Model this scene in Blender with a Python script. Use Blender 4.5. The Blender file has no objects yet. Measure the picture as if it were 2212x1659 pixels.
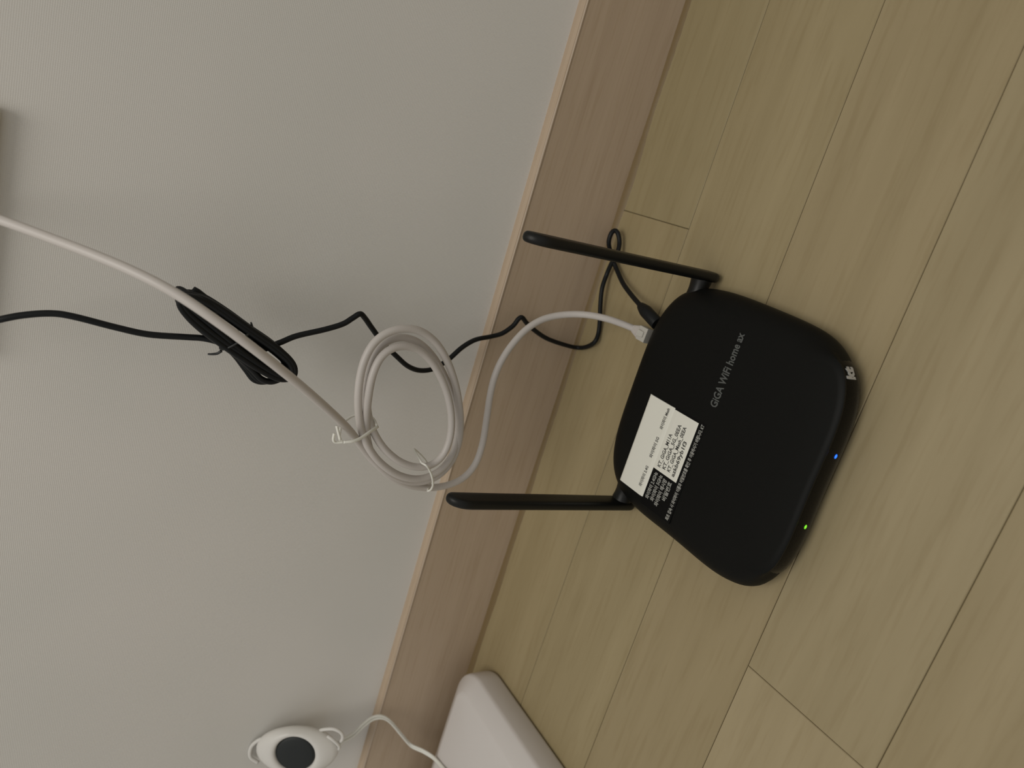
import bpy, bmesh, math, random
from mathutils import Vector, Matrix
random.seed(7)
SC = bpy.context.scene
COL = SC.collection
U = 0.001                      # all numbers below are millimetres

# ---------------- camera ----------------
cam = bpy.data.objects.new('camera', bpy.data.cameras.new('camera'))
COL.objects.link(cam)
SC.camera = cam
cam.data.sensor_width = 36
cam.data.lens = 25.35
cam.data.clip_start = 0.01
right = Vector((0.502631, 0.283026, -0.816859))
up = -Vector((0.370634, -0.924196, -0.092157))
back = -Vector((-0.78102, -0.256435, -0.569429))
M = Matrix((right, up, back)).transposed().to_4x4()
M.translation = Vector((510.5, 0, 429)) * U
cam.matrix_world = M
cam.data.dof.use_dof = True
cam.data.dof.focus_distance = 0.50
cam.data.dof.aperture_fstop = 7.0

# ---------------- world, lights, exposure ----------------
w = bpy.data.worlds.new('world'); SC.world = w; w.use_nodes = True
w.node_tree.nodes['Background'].inputs[0].default_value = (1.0, 0.985, 0.95, 1)
w.node_tree.nodes['Background'].inputs[1].default_value = 0.44
def area(name, loc, target, size, power, col):
    l = bpy.data.lights.new(name, 'AREA'); l.shape = 'DISK'; l.size = size; l.energy = power; l.color = col
    o = bpy.data.objects.new(name, l); COL.objects.link(o)
    o.location = loc
    o.rotation_euler = (Vector(target) - Vector(loc)).to_track_quat('-Z', 'Y').to_euler()
    return o
area('ceiling_lamp', (0.6, -0.1, 1.75), (0.1, -0.1, 0.1), 0.9, 10.5, (1.0, 0.96, 0.89))
SC.view_settings.view_transform = 'Standard'
SC.view_settings.look = 'None'
SC.view_settings.exposure = -0.13
SC.view_settings.gamma = 1
SC.view_settings.use_curve_mapping = False

# ---------------- helpers ----------------
def mesh_obj(name, verts, faces, mat, parent=None, smooth=True):
    me = bpy.data.meshes.new(name)
    me.from_pydata([tuple(Vector(v) * U) for v in verts], [], faces)
    if mat: me.materials.append(mat)
    if smooth:
        for p in me.polygons: p.use_smooth = True
    me.update()
    o = bpy.data.objects.new(name, me); COL.objects.link(o)
    if parent: o.parent = parent
    return o
def from_bm(name, bm, mat, parent=None, smooth=True):
    bmesh.ops.scale(bm, vec=(U, U, U), verts=bm.verts)
    me = bpy.data.meshes.new(name); bm.to_mesh(me); bm.free()
    me.materials.append(mat)
    if smooth:
        for p in me.polygons: p.use_smooth = True
    o = bpy.data.objects.new(name, me); COL.objects.link(o)
    if parent: o.parent = parent
    return o
def thing(name, label, cat, loc=(0, 0, 0), group=None):
    o = bpy.data.objects.new(name, None); COL.objects.link(o)
    o.empty_display_size = 0.02
    o.location = Vector(loc) * U
    o['label'] = label; o['category'] = cat
    if group: o['group'] = group
    return o
def adopt(root):
    # children are modelled in room coordinates; keep them there under a root placed at the thing's base
    for c in root.children:
        c.matrix_parent_inverse = Matrix.Translation(-root.location)
def weighted(o, ang=40):
    m = o.modifiers.new('edge', 'EDGE_SPLIT'); m.split_angle = math.radians(ang)
def catmull(P, n):
    P = [Vector(p) for p in P]
    P = [P[0] * 2 - P[1]] + P + [P[-1] * 2 - P[-2]]
    out = []
    for i in range(1, len(P) - 2):
        a, b, c, d = P[i - 1:i + 3]
        for k in range(n):
            t = k / n
            out.append(0.5 * ((2 * b) + (c - a) * t + (2 * a - 5 * b + 4 * c - d) * t * t + (3 * b - a - 3 * c + d) * t ** 3))
    out.append(P[-2])
    return out
def smooth_pts(P, it=1):
    P = [Vector(p) for p in P]
    for _ in range(it):
        P = [P[0]] + [(P[i - 1] + 2 * P[i] + P[i + 1]) / 4 for i in range(1, len(P) - 1)] + [P[-1]]
    return P
def tube(name, P, r, mat, parent=None, n=5, seg=12, flat=1.0, cap=True):
    P = catmull(P, n)
    T = [(P[min(i + 1, len(P) - 1)] - P[max(i - 1, 0)]).normalized() for i in range(len(P))]
    N = T[0].orthogonal().normalized()
    V = []; F = []
    for i, p in enumerate(P):
        N = (N - T[i] * N.dot(T[i])).normalized()
        B = T[i].cross(N)
        rr = r(i / (len(P) - 1)) if callable(r) else r
        for k in range(seg):
            a = 2 * math.pi * k / seg
            V.append(p + N * math.cos(a) * rr + B * math.sin(a) * rr * flat)
    for i in range(len(P) - 1):
        for k in range(seg):
            k2 = (k + 1) % seg
            F.append((i * seg + k, i * seg + k2, (i + 1) * seg + k2, (i + 1) * seg + k))
    if cap:
        F.append(tuple(range(seg))[::-1]); F.append(tuple((len(P) - 1) * seg + k for k in range(seg)))
    return mesh_obj(name, V, F, mat, parent)
def box_bm(lo, hi, bev=0.0, segs=2):
    bm = bmesh.new(); bmesh.ops.create_cube(bm, size=1)
    lo = Vector(lo); hi = Vector(hi)
    for v in bm.verts:
        v.co = Vector(((lo[i] + hi[i]) / 2 + v.co[i] * (hi[i] - lo[i]) for i in range(3)))
    if bev: bmesh.ops.bevel(bm, geom=bm.edges[:], offset=bev, segments=segs, affect='EDGES', profile=0.5)
    return bm
def loft(name, rings, mat, parent=None, cap0=True, cap1=True):
    n = len(rings[0]); V = [v for r in rings for v in r]; F = []
    for i in range(len(rings) - 1):
        for k in range(n):
            k2 = (k + 1) % n
            F.append((i * n + k, i * n + k2, (i + 1) * n + k2, (i + 1) * n + k))
    if cap0: F.append(tuple(range(n))[::-1])
    if cap1: F.append(tuple((len(rings) - 1) * n + k for k in range(n)))
    return mesh_obj(name, V, F, mat, parent)
def text_obj(name, s, size, mat, parent, loc, rot, bold=0.0, space=1.0, fit=None, depth=0.04):
    cu = bpy.data.curves.new(name, 'FONT'); cu.body = s; cu.size = size * U; cu.resolution_u = 2
    cu.offset = bold * U; cu.space_character = space; cu.extrude = depth * U
    tmp = bpy.data.objects.new(name + '_tmp', cu); COL.objects.link(tmp)
    bpy.context.view_layer.update()
    me = bpy.data.meshes.new_from_object(tmp.evaluated_get(bpy.context.evaluated_depsgraph_get()))
    bpy.data.objects.remove(tmp); bpy.data.curves.remove(cu)
    xs = [v.co.x for v in me.vertices]
    if fit and xs:
        k = fit * U / (max(xs) - min(xs)); x0 = min(xs)
        for v in me.vertices: v.co.x = (v.co.x - x0) * k
    me.materials.clear(); me.materials.append(mat)
    o = bpy.data.objects.new(name, me); COL.objects.link(o); o.parent = parent
    m = rot.to_4x4(); m.translation = Vector(loc) * U
    me.transform(m)
    return o

# ---------------- materials ----------------
def mat(name, col, rough=0.5, spec=0.5, emit=None, bump=None, coat=0):
    m = bpy.data.materials.new(name); m.use_nodes = True
    nt = m.node_tree; b = nt.nodes['Principled BSDF']
    b.inputs['Base Color'].default_value = (*col, 1); b.inputs['Roughness'].default_value = rough
    b.inputs['Specular IOR Level'].default_value = spec
    b.inputs['Coat Weight'].default_value = coat
    if emit:
        b.inputs['Emission Color'].default_value = (*emit[0], 1); b.inputs['Emission Strength'].default_value = emit[1]
    tc = nt.nodes.new('ShaderNodeTexCoord')
    nz = nt.nodes.new('ShaderNodeTexNoise'); nz.inputs['Scale'].default_value = bump[0] if bump else 900
    nz.inputs['Detail'].default_value = 3
    nt.links.new(tc.outputs['Object'], nz.inputs['Vector'])
    mr = nt.nodes.new('ShaderNodeMapRange'); mr.inputs[3].default_value = max(0, rough - .06); mr.inputs[4].default_value = min(1, rough + .06)
    nt.links.new(nz.outputs['Fac'], mr.inputs[0]); nt.links.new(mr.outputs[0], b.inputs['Roughness'])
    if bump:
        bp = nt.nodes.new('ShaderNodeBump'); bp.inputs['Strength'].default_value = bump[1]; bp.inputs['Distance'].default_value = 0.0003
        nt.links.new(nz.outputs['Fac'], bp.inputs['Height']); nt.links.new(bp.outputs[0], b.inputs['Normal'])
    return m
def wood(name, c1, c2, c3, scale, rough, per_object=True, streak=0.5):
    m = bpy.data.materials.new(name); m.use_nodes = True
    nt = m.node_tree; N = nt.nodes; L = nt.links; b = N['Principled BSDF']
    tc = N.new('ShaderNodeTexCoord'); vec = tc.outputs['Object']
    if per_object:
        oi = N.new('ShaderNodeObjectInfo'); mul = N.new('ShaderNodeVectorMath'); mul.operation = 'MULTIPLY_ADD'
        L.new(oi.outputs['Random'], mul.inputs[0]); mul.inputs[1].default_value = (3, 7, 5); L.new(vec, mul.inputs[2]); vec = mul.outputs[0]
    mp = N.new('ShaderNodeMapping'); mp.inputs['Scale'].default_value = scale; L.new(vec, mp.inputs['Vector'])
    n1 = N.new('ShaderNodeTexNoise'); n1.inputs['Scale'].default_value = 1.0; n1.inputs['Detail'].default_value = 4; n1.inputs['Roughness'].default_value = .55; n1.inputs['Distortion'].default_value = .4
    L.new(mp.outputs[0], n1.inputs['Vector'])
    mp2 = N.new('ShaderNodeMapping'); mp2.inputs['Scale'].default_value = tuple(s * 6 for s in scale); L.new(vec, mp2.inputs['Vector'])
    n2 = N.new('ShaderNodeTexNoise'); n2.inputs['Scale'].default_value = 1.0; n2.inputs['Detail'].default_value = 5
    L.new(mp2.outputs[0], n2.inputs['Vector'])
    cr = N.new('ShaderNodeValToRGB'); cr.color_ramp.elements[0].position = .30; cr.color_ramp.elements[1].position = .72
    cr.color_ramp.elements[0].color = (*c1, 1); cr.color_ramp.elements[1].color = (*c2, 1)
    L.new(n1.outputs['Fac'], cr.inputs[0])
    cr2 = N.new('ShaderNodeValToRGB'); cr2.color_ramp.elements[0].position = .33; cr2.color_ramp.elements[1].position = .5
    cr2.color_ramp.elements[0].color = (*c3, 1); cr2.color_ramp.elements[1].color = (1, 1, 1, 1)
    L.new(n2.outputs['Fac'], cr2.inputs[0])
    mx = N.new('ShaderNodeMix'); mx.data_type = 'RGBA'; mx.blend_type = 'MULTIPLY'; mx.inputs[0].default_value = streak
    L.new(cr.outputs[0], mx.inputs[6]); L.new(cr2.outputs[0], mx.inputs[7])
    out = mx.outputs[2]
    if per_object:
        mx2 = N.new('ShaderNodeMix'); mx2.data_type = 'RGBA'; mx2.blend_type = 'MULTIPLY'; mx2.inputs[0].default_value = 1
        L.new(out, mx2.inputs[6]); L.new(oi.outputs['Color'], mx2.inputs[7]); out = mx2.outputs[2]
    L.new(out, b.inputs['Base Color'])
    b.inputs['Roughness'].default_value = rough; b.inputs['Specular IOR Level'].default_value = .35
    bp = N.new('ShaderNodeBump'); bp.inputs['Strength'].default_value = .12; bp.inputs['Distance'].default_value = .0004
    L.new(n2.outputs['Fac'], bp.inputs['Height']); L.new(bp.outputs[0], b.inputs['Normal'])
    return m
def wallpaper():
    m = bpy.data.materials.new('woven_wallpaper'); m.use_nodes = True
    nt = m.node_tree; N = nt.nodes; L = nt.links; b = N['Principled BSDF']
    tc = N.new('ShaderNodeTexCoord')
    n = N.new('ShaderNodeTexNoise'); n.inputs['Scale'].default_value = 5; n.inputs['Detail'].default_value = 2
    L.new(tc.outputs['Object'], n.inputs['Vector'])
    cr = N.new('ShaderNodeValToRGB'); cr.color_ramp.elements[0].position = .35; cr.color_ramp.elements[1].position = .65
    cr.color_ramp.elements[0].color = (0.67, 0.655, 0.615, 1); cr.color_ramp.elements[1].color = (0.71, 0.685, 0.645, 1)
    L.new(n.outputs['Fac'], cr.inputs[0])
    hs = []
    for axis, sc in (('Y', 520), ('Z', 560)):
        wv = N.new('ShaderNodeTexWave'); wv.wave_type = 'BANDS'; wv.bands_direction = axis
        wv.inputs['Scale'].default_value = sc / 2; wv.inputs['Distortion'].default_value = 1.5; wv.inputs['Detail'].default_value = 2
        wv.inputs['Detail Scale'].default_value = .3
        L.new(tc.outputs['Object'], wv.inputs['Vector']); hs.append(wv)
    ad = N.new('ShaderNodeMath'); ad.operation = 'ADD'; L.new(hs[0].outputs['Fac'], ad.inputs[0]); L.new(hs[1].outputs['Fac'], ad.inputs[1])
    mr = N.new('ShaderNodeMapRange'); mr.inputs[1].default_value = 0; mr.inputs[2].default_value = 2; mr.inputs[3].default_value = .975; mr.inputs[4].default_value = 1.02
    L.new(ad.outputs[0], mr.inputs[0])
    mx = N.new('ShaderNodeVectorMath'); mx.operation = 'SCALE'; L.new(cr.outputs[0], mx.inputs[0]); L.new(mr.outputs[0], mx.inputs['Scale'])
    L.new(mx.outputs[0], b.inputs['Base Color'])
    bp = N.new('ShaderNodeBump'); bp.inputs['Strength'].default_value = .25; bp.inputs['Distance'].default_value = .0002
    L.new(ad.outputs[0], bp.inputs['Height']); L.new(bp.outputs[0], b.inputs['Normal'])
    b.inputs['Roughness'].default_value = .8; b.inputs['Specular IOR Level'].default_value = .2
    return m
M_wall = wallpaper()
M_floor = wood('oak_floor', (0.315, 0.252, 0.140), (0.365, 0.296, 0.172), (.80, .76, .68), (42, 3.2, 42), .42, True, .35)
M_base = wood('baseboard_wood', (0.45, 0.345, 0.245), (0.51, 0.40, 0.29), (.86, .82, .74), (20, 3, 75), .5, False, .45)
M_baselip = mat('baseboard_lip_light', (0.50, 0.40, 0.30), .45)
M_seal = mat('brown_sealant', (0.185, 0.125, 0.052), .5, bump=(120, .4))
M_sub = mat('subfloor_dark', (0.21, 0.165, 0.095), .9)
M_shell = mat('black_matte_plastic', (0.0042, 0.0044, 0.0038), .5, .13, bump=(2500, .12))
M_gloss = mat('black_gloss_plastic', (0.002, 0.002, 0.002), .26, .2)
M_ant = mat('black_antenna_plastic', (0.006, 0.006, 0.005), .42, .3)
M_grey = mat('grey_print', (0.085, 0.09, 0.085), .6)
M_paper = mat('label_paper', (0.76, 0.75, 0.67), .65)
M_ink = mat('dark_print', (0.06, 0.06, 0.055), .7)
M_blacklabel = mat('black_label', (0.003, 0.003, 0.003), .5, .12)
M_white_ink = mat('white_print', (0.36, 0.36, 0.33), .6)
M_logo = mat('silver_logo', (0.50, 0.49, 0.46), .35)
M_eth = mat('pale_grey_cable', (0.56, 0.52, 0.485), .42, bump=(60, .15))
M_conn = mat('clear_connector', (0.50, 0.48, 0.43), .25)
M_cord = mat('black_cable', (0.006, 0.0068, 0.0072), .48, .25)
M_tie = mat('white_twist_tie', (0.80, 0.79, 0.72), .4)
M_btie = mat('black_twist_tie', (0.014, 0.015, 0.014), .5)
M_white = mat('white_plastic', (0.66, 0.625, 0.60), .4)
M_white2 = mat('white_device_plastic', (0.70, 0.68, 0.64), .42)
M_disc = mat('black_face', (0.010, 0.013, 0.013), .6)
M_blue = mat('blue_led', (0.02, 0.1, 0.9), .3, emit=((0.015, 0.16, 1.0), 1.6))
M_green = mat('green_led', (0.1, 0.8, 0.05), .3, emit=((0.22, 0.62, 0.015), 1.0))

# ---------------- measured paths (mm) ----------------
ETH= [(12, -97.4, 466.9), (23, -95.5, 454.2), (34, -96.3, 441.3), (54.3, -96.6, 420.1), (74.7, -97.7, 397.1), (95, -98.7, 378.8), (105, -103.8, 360.2), (115, -110.4, 345.7), (125, -124.5, 318.6), (113.3, -145.9, 287.5), (101.7, -166.4, 260.5), (90, -181.9, 241.3), (70, -196.4, 226), (67.5, -211.2, 212.6), (65, -225.6, 195.7), (62.5, -236.3, 175.9), (60, -238.7, 156.3), (61.5, -231.8, 142.9), (63, -217.1, 135.1), (64.5, -198.3, 135.5), (66, -179.3, 141.4), (67.6, -162, 149.6), (69.2, -145.6, 159.4), (70.8, -130.6, 171), (72.4, -117.1, 185), (74, -110.4, 200.4), (74.4, -111.9, 213.5), (74.8, -116.1, 225), (75.2, -124.9, 232.7), (75.6, -138.1, 236.5), (76, -154.7, 235.6), (75.3, -170.8, 232), (74.7, -187.3, 226.5), (74, -202.1, 217.3), (72.5, -216.7, 203), (71, -227.6, 184), (69.5, -231.9, 164.8), (68, -226.2, 149.9), (66, -215.7, 139.9), (64, -200.9, 137), (62, -184.3, 140.5), (60, -166.2, 148.4), (61.7, -149.8, 161), (63.5, -135.2, 174.4), (65.3, -125.5, 187.6), (67, -120.1, 200.1), (67.6, -119.8, 211.9), (68.2, -124.9, 222), (68.8, -135.7, 227.1), (69.4, -150.7, 227.4), (70, -167.6, 224.8), (71, -181.6, 220.3), (72, -193.7, 212.7), (73, -205.4, 202.1), (74, -214.9, 187.6), (73.6, -218.9, 171.4), (73.2, -216.5, 158.6), (72.8, -207.2, 151.1), (72.4, -193.1, 149.4), (72, -176.3, 153), (72.5, -158.9, 161.5), (73, -144.5, 172.5), (73.5, -131.8, 184.9), (74, -124.8, 196.9), (75.2, -123.4, 208.7), (76.4, -125.9, 219.2), (77.6, -133.4, 226.3), (78.8, -145.4, 229.4), (80, -161.8, 228.1), (75.3, -179.9, 223.7), (70.7, -198.6, 217.4), (66, -215.9, 206.8), (63.3, -230.7, 189.6), (60.7, -240.6, 169.6), (58, -244.1, 149.3), (56.3, -242.7, 130), (54.7, -237.2, 114.9), (53, -224.7, 105.4), (51.3, -206.5, 104), (49.7, -183, 107.2), (48, -162.3, 110.3), (48, -147.9, 110.9), (46, -134.8, 108.3), (44, -120.7, 101.5), (42, -104.7, 90.6), (42, -95.9, 79.7), (45, -89.1, 67), (51, -84.7, 55.9), (60, -80.6, 45.4), (72, -79.1, 36.4), (78, -80.1, 24), (85.9, -80.9, 17)]
PIN= [(20, -166.7, 455.5), (24, -159.7, 445.1), (28, -154.4, 436.8), (29.8, -149.6, 426.2), (31.6, -145.9, 413), (33.3, -145.6, 401.5), (35.1, -148.5, 379.4), (36.9, -149.9, 361.6), (38.7, -148.2, 340.8), (40.4, -147.1, 330.2), (42.2, -148, 320.4), (44, -150.3, 313.2)]
POUT= [(40, -149.3, 294.7), (39.7, -144.2, 282.6), (39.3, -137.8, 271.8), (39, -130.7, 253.7), (38.7, -124.9, 241.4), (38.3, -119.5, 234.9), (38, -115.8, 230.1), (35, -119.3, 224.3), (32, -126.2, 216.4), (29, -137.7, 203), (26, -146.8, 189), (23, -154.8, 175.7), (20, -158.4, 163.1), (18.3, -157, 151.5), (16.7, -151.7, 142.3), (15, -146.2, 135.3), (13.3, -136.3, 126), (11.7, -128.8, 114.8), (10, -124.5, 100), (10.5, -120, 89.9), (11, -112, 81.9), (11.5, -105.1, 78.8), (12, -103.2, 75.8), (10.7, -107.6, 68.5), (9.3, -112.8, 57.7), (8, -118.7, 40.7), (8.5, -121.7, 20.7), (9, -122.5, 4.3), (20.2, -117.5, 3.2), (31.5, -109.1, 6), (29.3, -100.7, 3.3), (27, -88.5, 5), (24.1, -76.4, 7.2), (21.2, -62.4, 8.6), (18.3, -49.9, 6), (22.2, -38.8, 8), (26.2, -30.1, 9), (22.4, -21.1, 7), (18.6, -14, 8.6), (14.8, -12.2, 10), (14.4, -15.7, 12.5), (14, -23.1, 11.8), (13.6, -29.7, 7), (21.1, -36.7, 6.9), (28.7, -43, 6), (45.6, -51.6, 9), (63.9, -57.3, 12.6), (82.2, -62, 16)]
DC= [(14, -546.8, 139.8), (12.8, -542.5, 134.8), (11.5, -539.3, 124.7), (10.2, -530.8, 115.3), (9, -525.4, 106.4), (10.8, -523.9, 97.5), (12.5, -530.2, 87.5), (14.2, -549.3, 70.4), (16, -564, 56.6), (27.6, -562.8, 47.7), (39.1, -562.2, 41), (57.8, -558.2, 39.5), (90.4, -545.6, 44.1), (123, -535, 39.5)]
T1= [(80, -183.8, 215.8), (87, -184.6, 223.5), (92, -187.6, 231.4), (94, -189.4, 237.6), (93, -190.8, 243.5), (92, -191.9, 248.1), (92, -190, 250.4), (92, -185.3, 250.9), (92, -179.9, 250.5), (93, -184.3, 248.6), (94, -188.8, 246.6)]
T2= [(75, -213.1, 170.3), (79, -213.3, 168.1), (77.5, -218.6, 162.8), (76, -225.6, 158), (72, -233.3, 153.5), (68, -239.1, 151.6), (64, -242.9, 151.5)]

# ---------------- the room ----------------
wl = from_bm('wall_back', box_bm((-108, -1900, 0), (-8, 1900, 2300)), M_wall, smooth=False); wl['kind'] = 'structure'
fl = from_bm('floor', box_bm((-8, -1900, -60), (2400, 1900, -7)), M_sub, smooth=False); fl['kind'] = 'structure'

# floor planks: one mesh per length, each plank an object under the floor
PW, PL, GAP = 95.0, 800.0, 0.35
def plank_mesh(w_, l_, name='plank'):
    bm = box_bm((GAP / 2, GAP / 2, -8), (w_ - GAP / 2, l_ - GAP / 2, 0))
    top = [e for e in bm.edges if all(v.co.z > -1 for v in e.verts)]
    bmesh.ops.bevel(bm, geom=top, offset=0.5, segments=1, affect='EDGES')
    bmesh.ops.scale(bm, vec=(U, U, U), verts=bm.verts)
    me = bpy.data.meshes.new(name); bm.to_mesh(me); bm.free(); me.materials.append(M_floor)
    return me
full_plank = plank_mesh(PW, PL); edge_plank = plank_mesh(96.4, PL)
joints = {-1: 6.5, 0: 198.0, 1: 205.0, 2: -258.0, 3: 215.0, 4: -60.0, 5: 160.0, 6: -330.0}
tints = {(2, 'b'): (1.10, 1.11, 1.16), (-1, 'a'): (.97, .98, .96), (0, 'b'): (1.0, 1.0, .98), (2, 'a'): (1.0, 1.01, 1.03)}
row = -1
x = -8.0
while x < 1300:
    w_ = 96.4 if row == -1 else PW
    j = joints.get(row, random.uniform(-400, 400))
    for k in (-2, -1, 0, 1):
        y0 = j + k * PL
        o = bpy.data.objects.new('plank', edge_plank if row == -1 else full_plank)
        COL.objects.link(o); o.parent = fl
        o.location = Vector((x, y0, 0)) * U
        t = tints.get((row, 'a' if k == 0 else 'b' if k == -1 else ''), None)
        if t is None:
            g = random.uniform(.97, 1.03); t = (g, g * random.uniform(.99, 1.005), g * random.uniform(.97, 1.02))
        o.color = (*t, 1)
    x += w_; row += 1

# baseboard: board with a small rounded lip, sealant bead along its foot
prof = [(-8, 0), (0, 0), (0, 94.2), (-0.5, 95.6), (-1.8, 96.2), (-3.2, 96.8), (-5, 97), (-8, 97)]
V = []; F = []
ys = [-1900 + 50 * i for i in range(77)]
for y in ys:
    for px, pz in prof: V.append((px, y, pz))
n = len(prof)
for i in range(len(ys) - 1):
    for k in range(n - 1): F.append((i * n + k, (i + 1) * n + k, (i + 1) * n + k + 1, i * n + k + 1))
bb = mesh_obj('baseboard_back', V, F, M_base, smooth=False); bb['kind'] = 'structure'
V = []; F = []
for i in range(2, 950):
    y = -1900 + 4 * i
    a = 0.35 * math.sin(y * .05) + 0.3 * math.sin(y * .021 + 1) + random.uniform(-.12, .12)
    ss = [(-.6, 95.0 + a * .4), (.45, 94.9 + a * .3), (.5, 93.3 - a * .3), (-.6, 93.1 - a * .3)]
    V += [(p, y, q) for p, q in ss]
for i in range(947):
    for k in range(3): F.append((i * 4 + k, i * 4 + 4 + k, i * 4 + 5 + k, i * 4 + 1 + k))
lip = mesh_obj('edge_lip', V, F, M_baselip, bb); lip['label'] = 'pale top edge of the baseboard'  # thin uneven strip, paler than the board, along its top edge
V = []; F = []
for i in range(2, 950):
    y = -1900 + 4 * i
    a = 0.8 * math.sin(y * .013 + .6) + .45 * math.sin(y * .06) + random.uniform(-.25, .25)
    if y > 0: a -= 1.2 * min(1, y / 100) - .9 * math.sin(y * .045)
    wd = 5.6 + a; h = 2.2 + .3 * a
    V += [(-.2, y, h), (wd * .35, y, h * .75), (wd * .75, y, h * .4), (wd, y, 0.0)]
for i in range(947):
    for k in range(3): F.append((i * 4 + k, i * 4 + 1 + k, i * 4 + 5 + k, i * 4 + 4 + k))
sb = mesh_obj('sealant_bead', V, F, M_seal, bb); sb['label'] = 'brown sealant bead along the foot of the baseboard'

# ---------------- wall outlet plate ----------------
op = thing('wall_outlet', 'white wall outlet plate at the left edge that the pale cable runs to', 'outlet', (-8, -110, 447))
from_bm('cover_plate', box_bm((-8, -190, 447), (-0.5, -41.5, 567), 2.2, 3), M_white2, op)
for yy in (-78, -153):
    bm = box_bm((-1, yy - 21, 485), (1.5, yy + 21, 529), 1.2, 2); fr = from_bm('socket', bm, M_white, op)
    bm = bmesh.new(); bmesh.ops.create_cone(bm, cap_ends=True, segments=32, radius1=15, radius2=15, depth=1)
    bmesh.ops.rotate(bm, verts=bm.verts, matrix=Matrix.Rotation(math.pi / 2, 3, 'Y')); bmesh.ops.translate(bm, verts=bm.verts, vec=(1.4, yy, 507))
    from_bm('socket_face', bm, M_white2, fr)
adopt(op)

# ---------------- router ----------------
RC = (196.217, -118.845)
KQ = [-0.0024, 0.0017, -0.0014, -0.0061, -0.003, -0.0063, -0.0033, 0.0021, -0.0024, 0.0026]
def outline(t):
    c, s = math.cos(t), math.sin(t)
    px = 90 * math.copysign(abs(c) ** .5, c); py = 91 * math.copysign(abs(s) ** .5, s)
    th = math.atan2(py, px)
    r = 1 + sum(KQ[2 * i] * math.cos((i + 1) * th) + KQ[2 * i + 1] * math.sin((i + 1) * th) for i in range(5))
    return px * r, py * r, th
def even(n=144):
    ts = [2 * math.pi * i / 4000 for i in range(4001)]
    P = [outline(t) for t in ts]; L = [0]
    for a, b in zip(P, P[1:]): L.append(L[-1] + math.hypot(a[0] - b[0], a[1] - b[1]))
    out = []; j = 0
    for i in range(n):
        s = L[-1] * i / n
        while L[j + 1] < s: j += 1
        out.append(P[j])
    return out
OUT = even()
def sst(a, b, v):
    v = max(0, min(1, (v - a) / (b - a))); return v * v * (3 - 2 * v)
prof_side = [(2.5, .86), (3.5, .925), (6, .968), (10, .993), (13, 1.0), (16, .998), (19, .988), (22, .966), (24.5, .935), (26.4, .895), (27.5, .845), (28, .79)]
prof_front = [(2.5, .86), (3.5, .925), (6, .955), (10, .970), (13, .976), (17, .975), (21, .972), (24.2, .970), (24.8, .985), (26.6, .988), (27.7, .972), (28, .94)]
def front_w(py, px, th):
    return sst(.55, .80, math.cos(th - math.radians(5)))
rings = []
for i in range(len(prof_side)):
    r = []
    for px, py, th in OUT:
        fw = front_w(py, px, th)
        z = prof_side[i][0] * (1 - fw) + prof_front[i][0] * fw
        k = prof_side[i][1] * (1 - fw) + prof_front[i][1] * fw
        r.append((RC[0] + px * k, RC[1] + py * k, z))
    rings.append(r)
for k, dz in ((.6, .25), (.3, .4), (.08, .45)):
    last = rings[len(prof_side) - 1]
    rings.append([(RC[0] + (p[0] - RC[0]) * k / .8, RC[1] + (p[1] - RC[1]) * k / .8, 28 + dz) for p in last])
rt = thing('wifi_router', 'black rounded-square wifi router with two antennas standing on the wood floor', 'router', (RC[0], RC[1], 0))
shell = loft('shell', rings, M_shell, rt)
# glossy band in the front recess under the lid lip
V = []; F = []
idx = [i for i, p in enumerate(OUT) if math.cos(p[2] - math.radians(5)) > .58]
idx.sort(key=lambda i: OUT[i][2])
bz = [(4.2, .945), (6, .966), (10, .982), (14, .987), (18, .984), (22, .978), (24.1, .972)]
for i in idx:
    px, py, th = OUT[i]; e = sst(.60, .78, math.cos(th - math.radians(5)))
    for z, k in bz:
        kk = k * e + (k - .04) * (1 - e)
        V.append((RC[0] + px * kk, RC[1] + py * kk, z))
m_ = len(bz)
for i in range(len(idx) - 1):
    for k in range(m_ - 1): F.append((i * m_ + k, (i + 1) * m_ + k, (i + 1) * m_ + k + 1, i * m_ + k + 1))
fp = mesh_obj('front_panel', V, F, M_gloss, rt); fp['label'] = 'glossy black band across the front under the lid'
for px, py in ((-55, -60), (-55, 60), (60, -55), (60, 55)):
    bm = bmesh.new(); bmesh.ops.create_cone(bm, cap_ends=True, segments=20, radius1=7, radius2=7.5, depth=3)
    bmesh.ops.translate(bm, verts=bm.verts, vec=(RC[0] + px, RC[1] + py, 1.5)); from_bm('foot', bm, M_ant, rt)
def led(y, z, m, lab, ry=1.5):
    px = max((RC[0] + p[0] * .986 for p in OUT if abs(RC[1] + p[1] * .986 - y) < 3))
    bm = bmesh.new(); bmesh.ops.create_uvsphere(bm, u_segments=16, v_segments=10, radius=1)
    bmesh.ops.scale(bm, vec=(.7, ry, .9), verts=bm.verts); bmesh.ops.translate(bm, verts=bm.verts, vec=(px, y, z))
    o = from_bm('status_light', bm, m, fp); o['label'] = lab
led(-97.2, 15.5, M_blue, 'lit blue status light')
led(-145.8, 15.5, M_green, 'lit green status light')
# small square button-like dimple reflection on the rear corner
ROTZ = Matrix.Rotation(math.pi / 2, 3, 'Z')
TOPZ = 28.42
text_obj('printed_name', 'GiGA WiFi home ax', 8.8, M_grey, rt, (198.4, -103.6, TOPZ + .05), ROTZ, .2, fit=54.5)
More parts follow.
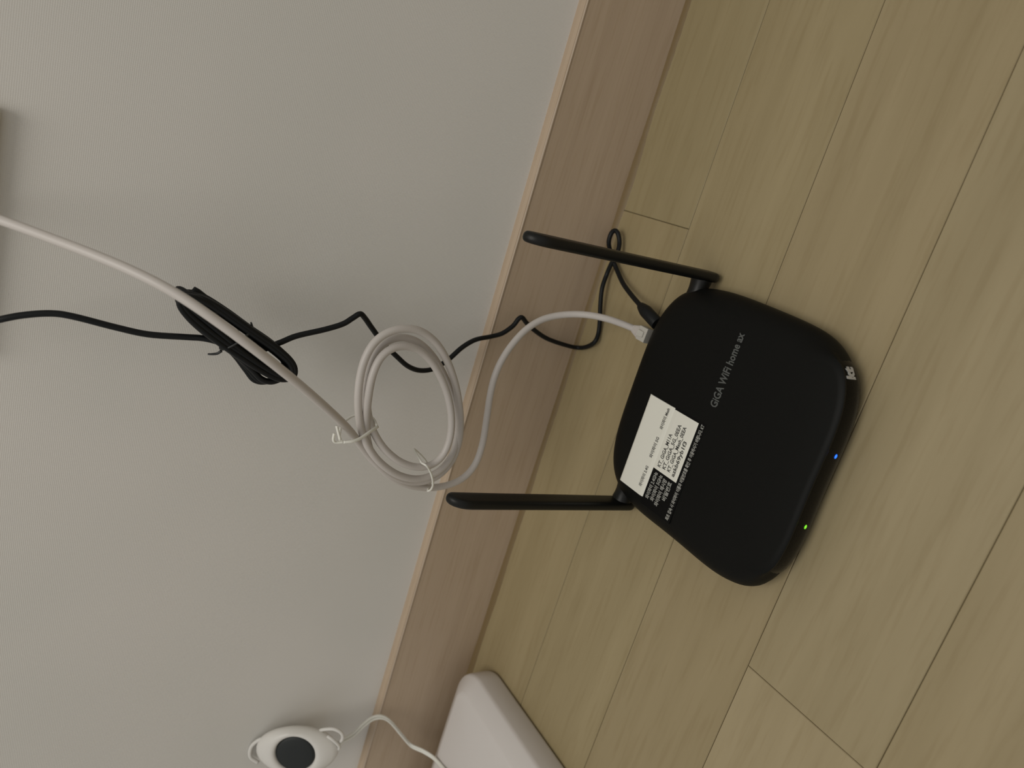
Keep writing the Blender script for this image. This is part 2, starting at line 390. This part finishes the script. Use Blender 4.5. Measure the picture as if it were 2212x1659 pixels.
# labels
from_bm('black_label', box_bm((164.2, -196, TOPZ - .6), (196.5, -117, TOPZ + .05)), M_blacklabel, rt, False)
def sheet(name, x0, x1, y0, y1, z, curl, m):
    V = []; F = []
    xs = [x0, x0 + 1.2, x0 + 3, (x0 + x1) / 2, x1 - 3, x1 - 1.2, x1]
    zs = [z - curl, z - .12, z, z, z, z - curl * .45, z - curl]
    n = len(xs)
    for y in (y0, y1):
        for a, b in zip(xs, zs): V.append((a, y, b))
    for y in (y0, y1):
        for a, b in zip(xs, zs): V.append((a, y, TOPZ - .5))
    for k in range(n - 1):
        F.append((k, k + 1, n + k + 1, n + k)); F.append((k, 2 * n + k, 2 * n + k + 1, k + 1)); F.append((n + k, n + k + 1, 3 * n + k + 1, 3 * n + k))
    F.append((0, n, 3 * n, 2 * n)); F.append((n - 1, 3 * n - 1, 4 * n - 1, 2 * n - 1))
    return mesh_obj(name, V, F, m, rt, False)
lb = sheet('white_label', 164.5, 189.3, -166.3, -119, TOPZ + .35, .2, M_paper); lb['label'] = 'white sticker printed with network names'
la = sheet('white_label', 137.2, 164.6, -191.2, -118, TOPZ + 1.0, .7, M_paper); la['label'] = 'long white sticker with three printed captions'
net = ['KT_GiGA_M11A', 'KT_GiGA_5G_0EEA', 'KT_GiGA_Mesh_0EEA', 'azkb69yb1f3']
for i, (s, ln, yy) in enumerate(zip(net, (27, 36, 36, 28), (-163.5, -162.8, -162.4, -163.8))):
    text_obj('printed_line', s, 4.6, M_ink, lb, (170.8 + i * 5.0, yy, TOPZ + .37), ROTZ, .12, fit=ln)
cap = ['와이파이 2.4G', '와이파이 5G', '와이파이 Mesh']
for (s, y) in zip(cap, (-185, -161, -137.5)):
    text_obj('printed_line', s, 3.8, M_ink, la, (160.6, y, TOPZ + 1.02), ROTZ, .1, fit=17)
left = ['와이파이 2.4GHz', '와이파이 5GHz', '와이파이 메시망', '비밀번호']
for i, (s, ln) in enumerate(zip(left, (22, 21.5, 22, 15))):
    text_obj('printed_line', s, 4.6, M_white_ink, rt, (170.4 + i * 5.2, -(190.3, 189.5, 190.8, 183.5)[i], TOPZ + .08), ROTZ, .1, fit=ln)
text_obj('printed_line', '최초 접속 시 와이파이 이름과 비밀번호를 확인 후 이용하시기 바랍니다. KT', 3.9, M_white_ink, rt, (194.6, -194.5, TOPZ + .08), ROTZ, .09, fit=76)
# logo on the front corner
nrm = Vector((math.cos(math.radians(40)), math.sin(math.radians(40)), 0))
xa = Vector((0, 0, 1)).cross(nrm); 
RL = Matrix((xa, Vector((0, 0, 1)), nrm)).transposed()
th0 = min(range(len(OUT)), key=lambda i: abs(RC[1] + OUT[i][1] * .985 + 47.5) + (1000 if OUT[i][0] < 0 else 0))
pc = Vector((RC[0] + OUT[th0][0] * .983, RC[1] + OUT[th0][1] * .983, 0))
lg = text_obj('logo', 'kt', 11.5, M_logo, rt, pc - xa * 4.2 + Vector((0, 0, 15.4)), RL, .55, fit=8.0, depth=.35)
lg['label'] = 'small silver logo letters on the front corner'

# antennas (blade outline in x-z, thickness in y)
def antenna(y_base, y_top, sgn):
    # closed outline of the blade: broad flat side, tip rounded at the back and swept at the front
    x0, x1 = 125.2, 141.2
    pts = []
    zb, zt = 1.2, 176.0
    for a in range(180, 361, 20): pts.append(((x0 + x1) / 2 + 8 * math.cos(math.radians(a)), zb + 8 + 8 * math.sin(math.radians(a))))
    pts += [(x1, 40), (x1, 90), (x1, 140)]
    for t in range(0, 91, 15):
        a = math.radians(t); pts.append((x0 + 4.5 + (x1 - x0 - 4.5) * math.cos(a), zt - 16 + 16 * math.sin(a)))
    for t in range(100, 181, 20):
        a = math.radians(t); pts.append((x0 + 4.5 + 4.5 * math.cos(a), zt - 4.5 + 4.5 * math.sin(a)))
    pts += [(x0, 140), (x0, 90), (x0, 40)]
    cx_ = sum(p[0] for p in pts) / len(pts); 
    rings = []
    for dy, ins in ((-3.6, 3.2), (-3.2, 1.5), (-2.2, .45), (-.9, 0), (.9, 0), (2.2, .45), (3.2, 1.5), (3.6, 3.2)):
        r = []
        for (px, pz) in pts:
            mx_ = (x0 + x1) / 2; mz = max(zb + 8, min(zt - 9, pz))
            d = math.hypot(px - mx_, pz - mz); k = (d - ins) / d
            qx = mx_ + (px - mx_) * k; qz = mz + (pz - mz) * k
            yy = y_base + (y_top - y_base) * qz / 176
            r.append((qx, yy + dy, qz))
        rings.append(r)
    at = loft('antenna', rings, M_ant, rt)
    return at
a1 = antenna(-21.8, -27.6, 1); a1['label'] = 'upright antenna seen edge-on'
a2 = antenna(-214.8, -212.6, -1); a2['label'] = 'upright antenna showing its flat side'
for at, ya, yb in ((a1, -25.5, -42), (a2, -210.5, -196)):
    rg = []
    for t in range(5):
        f = t / 4; y = ya + (yb - ya) * f
        rr = 8.2 - 1.0 * math.sin(f * math.pi)
        rg.append([(133.2 + rr * math.cos(2 * math.pi * k / 24), y, 15 + rr * .95 * math.sin(2 * math.pi * k / 24)) for k in range(24)])
    if yb < ya: rg = rg[::-1]
    loft('hinge', rg, M_ant, at)
adopt(rt)
for c in rt.children:
    for g in c.children: pass

# ---------------- pale ethernet cable ----------------
ec = thing('ethernet_cable', 'pale grey ethernet cable coiled in mid-air between wall and router', 'cable', (60, -180, 100))
E_ = smooth_pts(ETH, 1)
tube('cord', E_, 2.8, M_eth, ec, n=5, seg=14)
d = (Vector((112, -82, 15.5)) - Vector(ETH[-1])).normalized()
p0 = Vector(ETH[-1]) - d * 1
side = Vector((0, 0, 1)).cross(d).normalized(); upv = d.cross(side)
def boxring(c, hw, hh, r=1.2):
    out = []
    for sx, sy, a0 in ((1, 1, 0), (-1, 1, 90), (-1, -1, 180), (1, -1, 270)):
        for a in (0, 30, 60, 90):
            an = math.radians(a0 + a); out.append(c + side * (sx * (hw - r) + r * math.cos(an)) + upv * (sy * (hh - r) + r * math.sin(an)))
    return out
rg = [boxring(p0 + d * 0, 3.1, 3.1, 2.4)]
for i in range(5):
    w1 = 3.4 + i * .45
    rg += [boxring(p0 + d * (1 + i * 1.5), w1, 3.2 + i * .15), boxring(p0 + d * (1.9 + i * 1.5), w1, 3.2 + i * .15), boxring(p0 + d * (2.0 + i * 1.5), w1 - .5, 2.9 + i * .15), boxring(p0 + d * (2.4 + i * 1.5), w1 - .5, 2.9 + i * .15)]
loft('strain_relief', rg, M_eth, ec)
pl = loft('plug', [boxring(p0 + d * 8.4, 5.85, 3.9, .6), boxring(p0 + d * 17.5, 5.85, 3.9, .6)], M_conn, ec)
loft('latch', [boxring(p0 + d * 9.5 + upv * 5.2, 2.6, .5, .3), boxring(p0 + d * 15 + upv * 4.4, 2.2, .5, .3)], M_conn, pl)
adopt(ec)

# ---------------- black power cable with its wound bundle ----------------
pcb = thing('power_cable', 'black power cable wound into a bundle on the wall and plugged into the router', 'cable', (40, -140, 300))
A = Vector((43, -122, 345.6)); u = Vector((0, -.497, -.868)); v = Vector((0, .868, -.497)); nx = Vector((1, 0, 0))
def bp_(uu, vv, xx): return A + u * uu + v * vv + nx * xx
path = []
loops = [(5, -2, 82, 3, -6), (9, -3, 85, 0, -6), (3, 2, 80, 4, -2.5), (7, -3, 87, 2, -2.5), (10, -2, 84, -1, 2), (4.5, -1, 83, 5, 2), (9, -4, 87, 1.5, 6), (6.5, -2, 84, 2.5, 6), (3, 0, 80, -3, 6), (7, -3, 84, -1.5, -9)]
for li, (hw, ua, ub, vs, xx) in enumerate(loops):
    fan = li in (1, 3, 4)
    f = {1: 1.0, 3: .72, 4: .45}.get(li, 0)
    lean = lambda q: vs * .6 - 1.0 * (q - 40) / 40
    path += [bp_(ua + .9 * hw, hw * .9 + lean(0) * .5, xx), bp_(24, hw * .85 + lean(24), xx + .6), bp_(44, hw * .9 + lean(44), xx + .2), bp_(64, hw + 1.2 + lean(64), xx), bp_(ub - hw * .6, hw * .95 + 1 + lean(80), xx), bp_(ub + 2, 0 + 1 + lean(80), xx + .5)]
    if fan: path += [bp_(78, -9 - 8.5 * f, xx + .5), bp_(73, -11 - 8.5 * f, xx), bp_(62, -8.5 - 7.5 * f, xx), bp_(50, -8 - 3.2 * f, xx - .3)]
    else: path += [bp_(ub - hw * .6, -hw * .9 + lean(80), xx), bp_(64, -hw + lean(64), xx), bp_(50, -hw * .9 - 1.5 + lean(50), xx)]
    path += [bp_(36, -hw * .9 - 1.5, xx), bp_(20, -hw, xx), bp_(ua + hw * .8, -hw * .85, xx), bp_(ua, -hw * .4, xx + .2), bp_(ua - .6, hw * .2, xx + .4)]
path = smooth_pts(path, 1)
full = [Vector(p) for p in PIN] + path + [bp_(6, 4, 2), bp_(20, 6, 0), bp_(36, 8, -2)] + [Vector(p) for p in POUT]
tube('cord', full, 2.05, M_cord, pcb, n=6, seg=10)
d = (Vector((113, -72, 15)) - Vector(POUT[-1])).normalized()
p0 = Vector(POUT[-1]) - d * 1.5
side = Vector((0, 0, 1)).cross(d).normalized(); upv = d.cross(side)
def cir(c, a, b): return [c + side * a * math.cos(2 * math.pi * k / 20) + upv * b * math.sin(2 * math.pi * k / 20) for k in range(20)]
pg = loft('plug', [cir(p0 + d * s, a, a) for s, a in ((0, 2.1), (.6, 2.9), (1.5, 3.4), (5, 4.4), (8, 5.1), (9, 5.3), (26, 5.3), (26.4, 5.0))], M_cord, pcb)
adopt(pcb)

def ring_path(c, a, b, ax1, ax2, n=18, a0=0, a1=360):
    return [c + ax1 * a * math.cos(math.radians(a0 + (a1 - a0) * i / n)) + ax2 * b * math.sin(math.radians(a0 + (a1 - a0) * i / n)) for i in range(n + 1)]
bt = thing('black_tie', 'black twist tie wrapped round the middle of the black cable bundle', 'tie', (43, -145, 311))
vt = (v + u * .25).normalized()
tube('strap', ring_path(bp_(40, -1.0, .6), 12.2, 8.6, vt, nx, 22), .8, M_btie, bt, n=3, seg=8, flat=1.0)
tube('twisted_end', [bp_(37, -13, 5), bp_(36.5, -16, 4), bp_(34.5, -18.5, 3), bp_(33, -20, 2)], lambda t: 1.0 - .4 * t, M_btie, bt, n=4, seg=8)
tube('twisted_end', [bp_(42, 10.5, 3), bp_(41, 11.8, 3), bp_(40, 12.6, 2)], lambda t: .9 - .4 * t, M_btie, bt, n=4, seg=8)
adopt(bt)

t1 = thing('twist_tie', 'white twist tie with bent ears where the pale cable enters its coil', 'tie', (80, -190, 235))
P1 = [Vector(p) for p in T1]
c = (P1[0] + P1[3]) / 2
backp = [P1[4] + Vector((-8, -1, 0)), P1[3] + Vector((-24, 0, 0)), P1[2] + Vector((-30, 0, 0)), P1[1] + Vector((-28, 0, 0)), P1[0] + Vector((-14, 1, -1))]
tube('strap', P1[:5], 1.15, M_tie, t1, n=6, seg=8)
tube('strap_behind', [P1[4]] + backp + [P1[0]], .9, M_tie, t1, n=5, seg=8)
tube('bent_ear', P1[4:8], .95, M_tie, t1, n=5, seg=8)
tube('bent_ear', [P1[8], P1[9], P1[10]], .95, M_tie, t1, n=5, seg=8)
adopt(t1)
t2 = thing('twist_tie', 'thin white twist tie round the lower end of the pale cable coil', 'tie', (75, -225, 160))
P2 = [Vector(p) for p in T2]
tube('strap', P2, .85, M_tie, t2, n=6, seg=8)
tube('strap_behind', [P2[0], P2[0] + Vector((-22, 1, -3)), P2[3] + Vector((-28, 0, -8)), P2[5] + Vector((-18, 0, -8)), P2[-1]], .85, M_tie, t2, n=6, seg=8)
adopt(t2)

# ---------------- round device low on the wall ----------------
dv = thing('round_device', 'white rounded device with a dark round face low on the wall', 'device', (-8, -541, 186))
DC_ = Vector((21, -538.5, 184.2))
nd = Vector((1, .08, .64)).normalized()
e1 = (right - nd * right.dot(nd)).normalized()
e2 = nd.cross(e1)
if e2.dot(up) < 0: e2 = -e2
def lp(a, b_, c): return DC_ + e1 * a + e2 * b_ + nd * c
def lat(prof, a_, b_, n=56):
    sg = 1 if e1.cross(e2).dot(nd) > 0 else -1
    return [[lp(r * a_ * math.cos(2 * math.pi * k * sg / n), r * b_ * math.sin(2 * math.pi * k * sg / n), c) for k in range(n)] for c, r in prof]
def blend(prof):      # oval base turning into a round face
    out = []
    for c, ra, rb in prof: out += lat([(c, 1.0)], ra, rb)
    return out
loft('body', blend([(-13, 24, 15), (-12.5, 30, 18.5), (-10.5, 36, 22), (-7.5, 38, 24), (-4.5, 37, 24.5), (-2, 33.5, 24), (.5, 28, 23), (1.8, 24, 22), (2, 21.5, 21), (1.4, 19.6, 19.4), (0, 18.4, 18.2), (-2, 18.2, 18.0)]), M_white2, dv)
loft('dark_face', blend([(-1.6, 18.1, 17.9), (-.4, 17.4, 17.2), (.4, 15, 15), (.8, 8, 8), (.9, .5, .5)]), M_disc, dv)
tube('side_loop', [lp(20, 16, -8), lp(24, 20, -7), lp(35, 21.5, -6), lp(42, 17, -6), lp(42, 10, -7), lp(37, 5, -8)], 1.6, M_white2, dv, n=6, seg=10)
tube('side_loop', [lp(29, 15, -5), lp(34, 12, -4), lp(39, 5, -5), lp(38, 0, -7), lp(33, -2, -9)], 1.5, M_white2, dv, n=6, seg=10)
tube('side_loop', [lp(-28, 12, -7), lp(-35, 10, -6), lp(-42, 3, -6), lp(-44, -8, -7), lp(-38, -16, -9)], 1.7, M_white2, dv, n=6, seg=10)
bm = bmesh.new(); bmesh.ops.create_cone(bm, cap_ends=True, segments=32, radius1=13, radius2=11, depth=14)
bmesh.ops.rotate(bm, verts=bm.verts, matrix=Matrix.Rotation(math.pi / 2, 3, 'Y')); bmesh.ops.translate(bm, verts=bm.verts, vec=(-1.5, -552, 172))
weighted(from_bm('wall_mount', bm, M_white2, dv))
adopt(dv)
dcb = thing('device_cable', 'thin white flat cable from the round device down to the white box', 'cable', (12, -535, 100))
dd = [Vector(p) for p in DC]
off = Vector((.3, -.75, -.3)) * 1.6
tube('conductor', [p + off for p in dd], 1.25, M_tie, dcb, n=7, seg=8)
tube('conductor', [p - off for p in dd], 1.25, M_tie, dcb, n=7, seg=8)
adopt(dcb)

# ---------------- white box on the floor ----------------
wb = thing('white_box', 'white plastic case with rounded edges on the floor beside the baseboard', 'box', (110, -560, 0))
def rrect(x0, x1, y0, y1, r, z, ins=0, n=8):
    x0 += ins; x1 -= ins; y0 += ins; y1 -= ins; r = max(r - ins, 1); out = []
    for cx_, cy_, a0 in ((x1 - r, y1 - r, 0), (x0 + r, y1 - r, 90), (x0 + r, y0 + r, 180), (x1 - r, y0 + r, 270)):
        for k in range(n + 1):
            a = math.radians(a0 + 90 * k / n); out.append((cx_ + r * math.cos(a), cy_ + r * math.sin(a), z))
    return out
bx = (22, 240, -770, -458)
rgs = [rrect(*bx, 30, z, i) for z, i in ((0.5, 3), (2, 1), (5, 0), (24, 0), (26.5, .6), (28.2, 2), (36.6, 14.5), (37.7, 16.5), (38, 18.5), (38, 60))]
loft('case', rgs, M_white, wb)
bm = bmesh.new(); bmesh.ops.create_cone(bm, cap_ends=True, segments=48, radius1=12, radius2=11, depth=5)
bmesh.ops.translate(bm, verts=bm.verts, vec=(150, -490, 40)); kn = from_bm('round_knob', bm, M_white2, wb); weighted(kn)
adopt(wb)
for o in list(bpy.data.objects):
    if o.type == 'MESH' and o.name.split('.')[0] in ('case', 'front_panel', 'body', 'cover_plate', 'socket', 'hinge', 'strain_relief', 'plug', 'latch', 'shell'):
        weighted(o, 38)
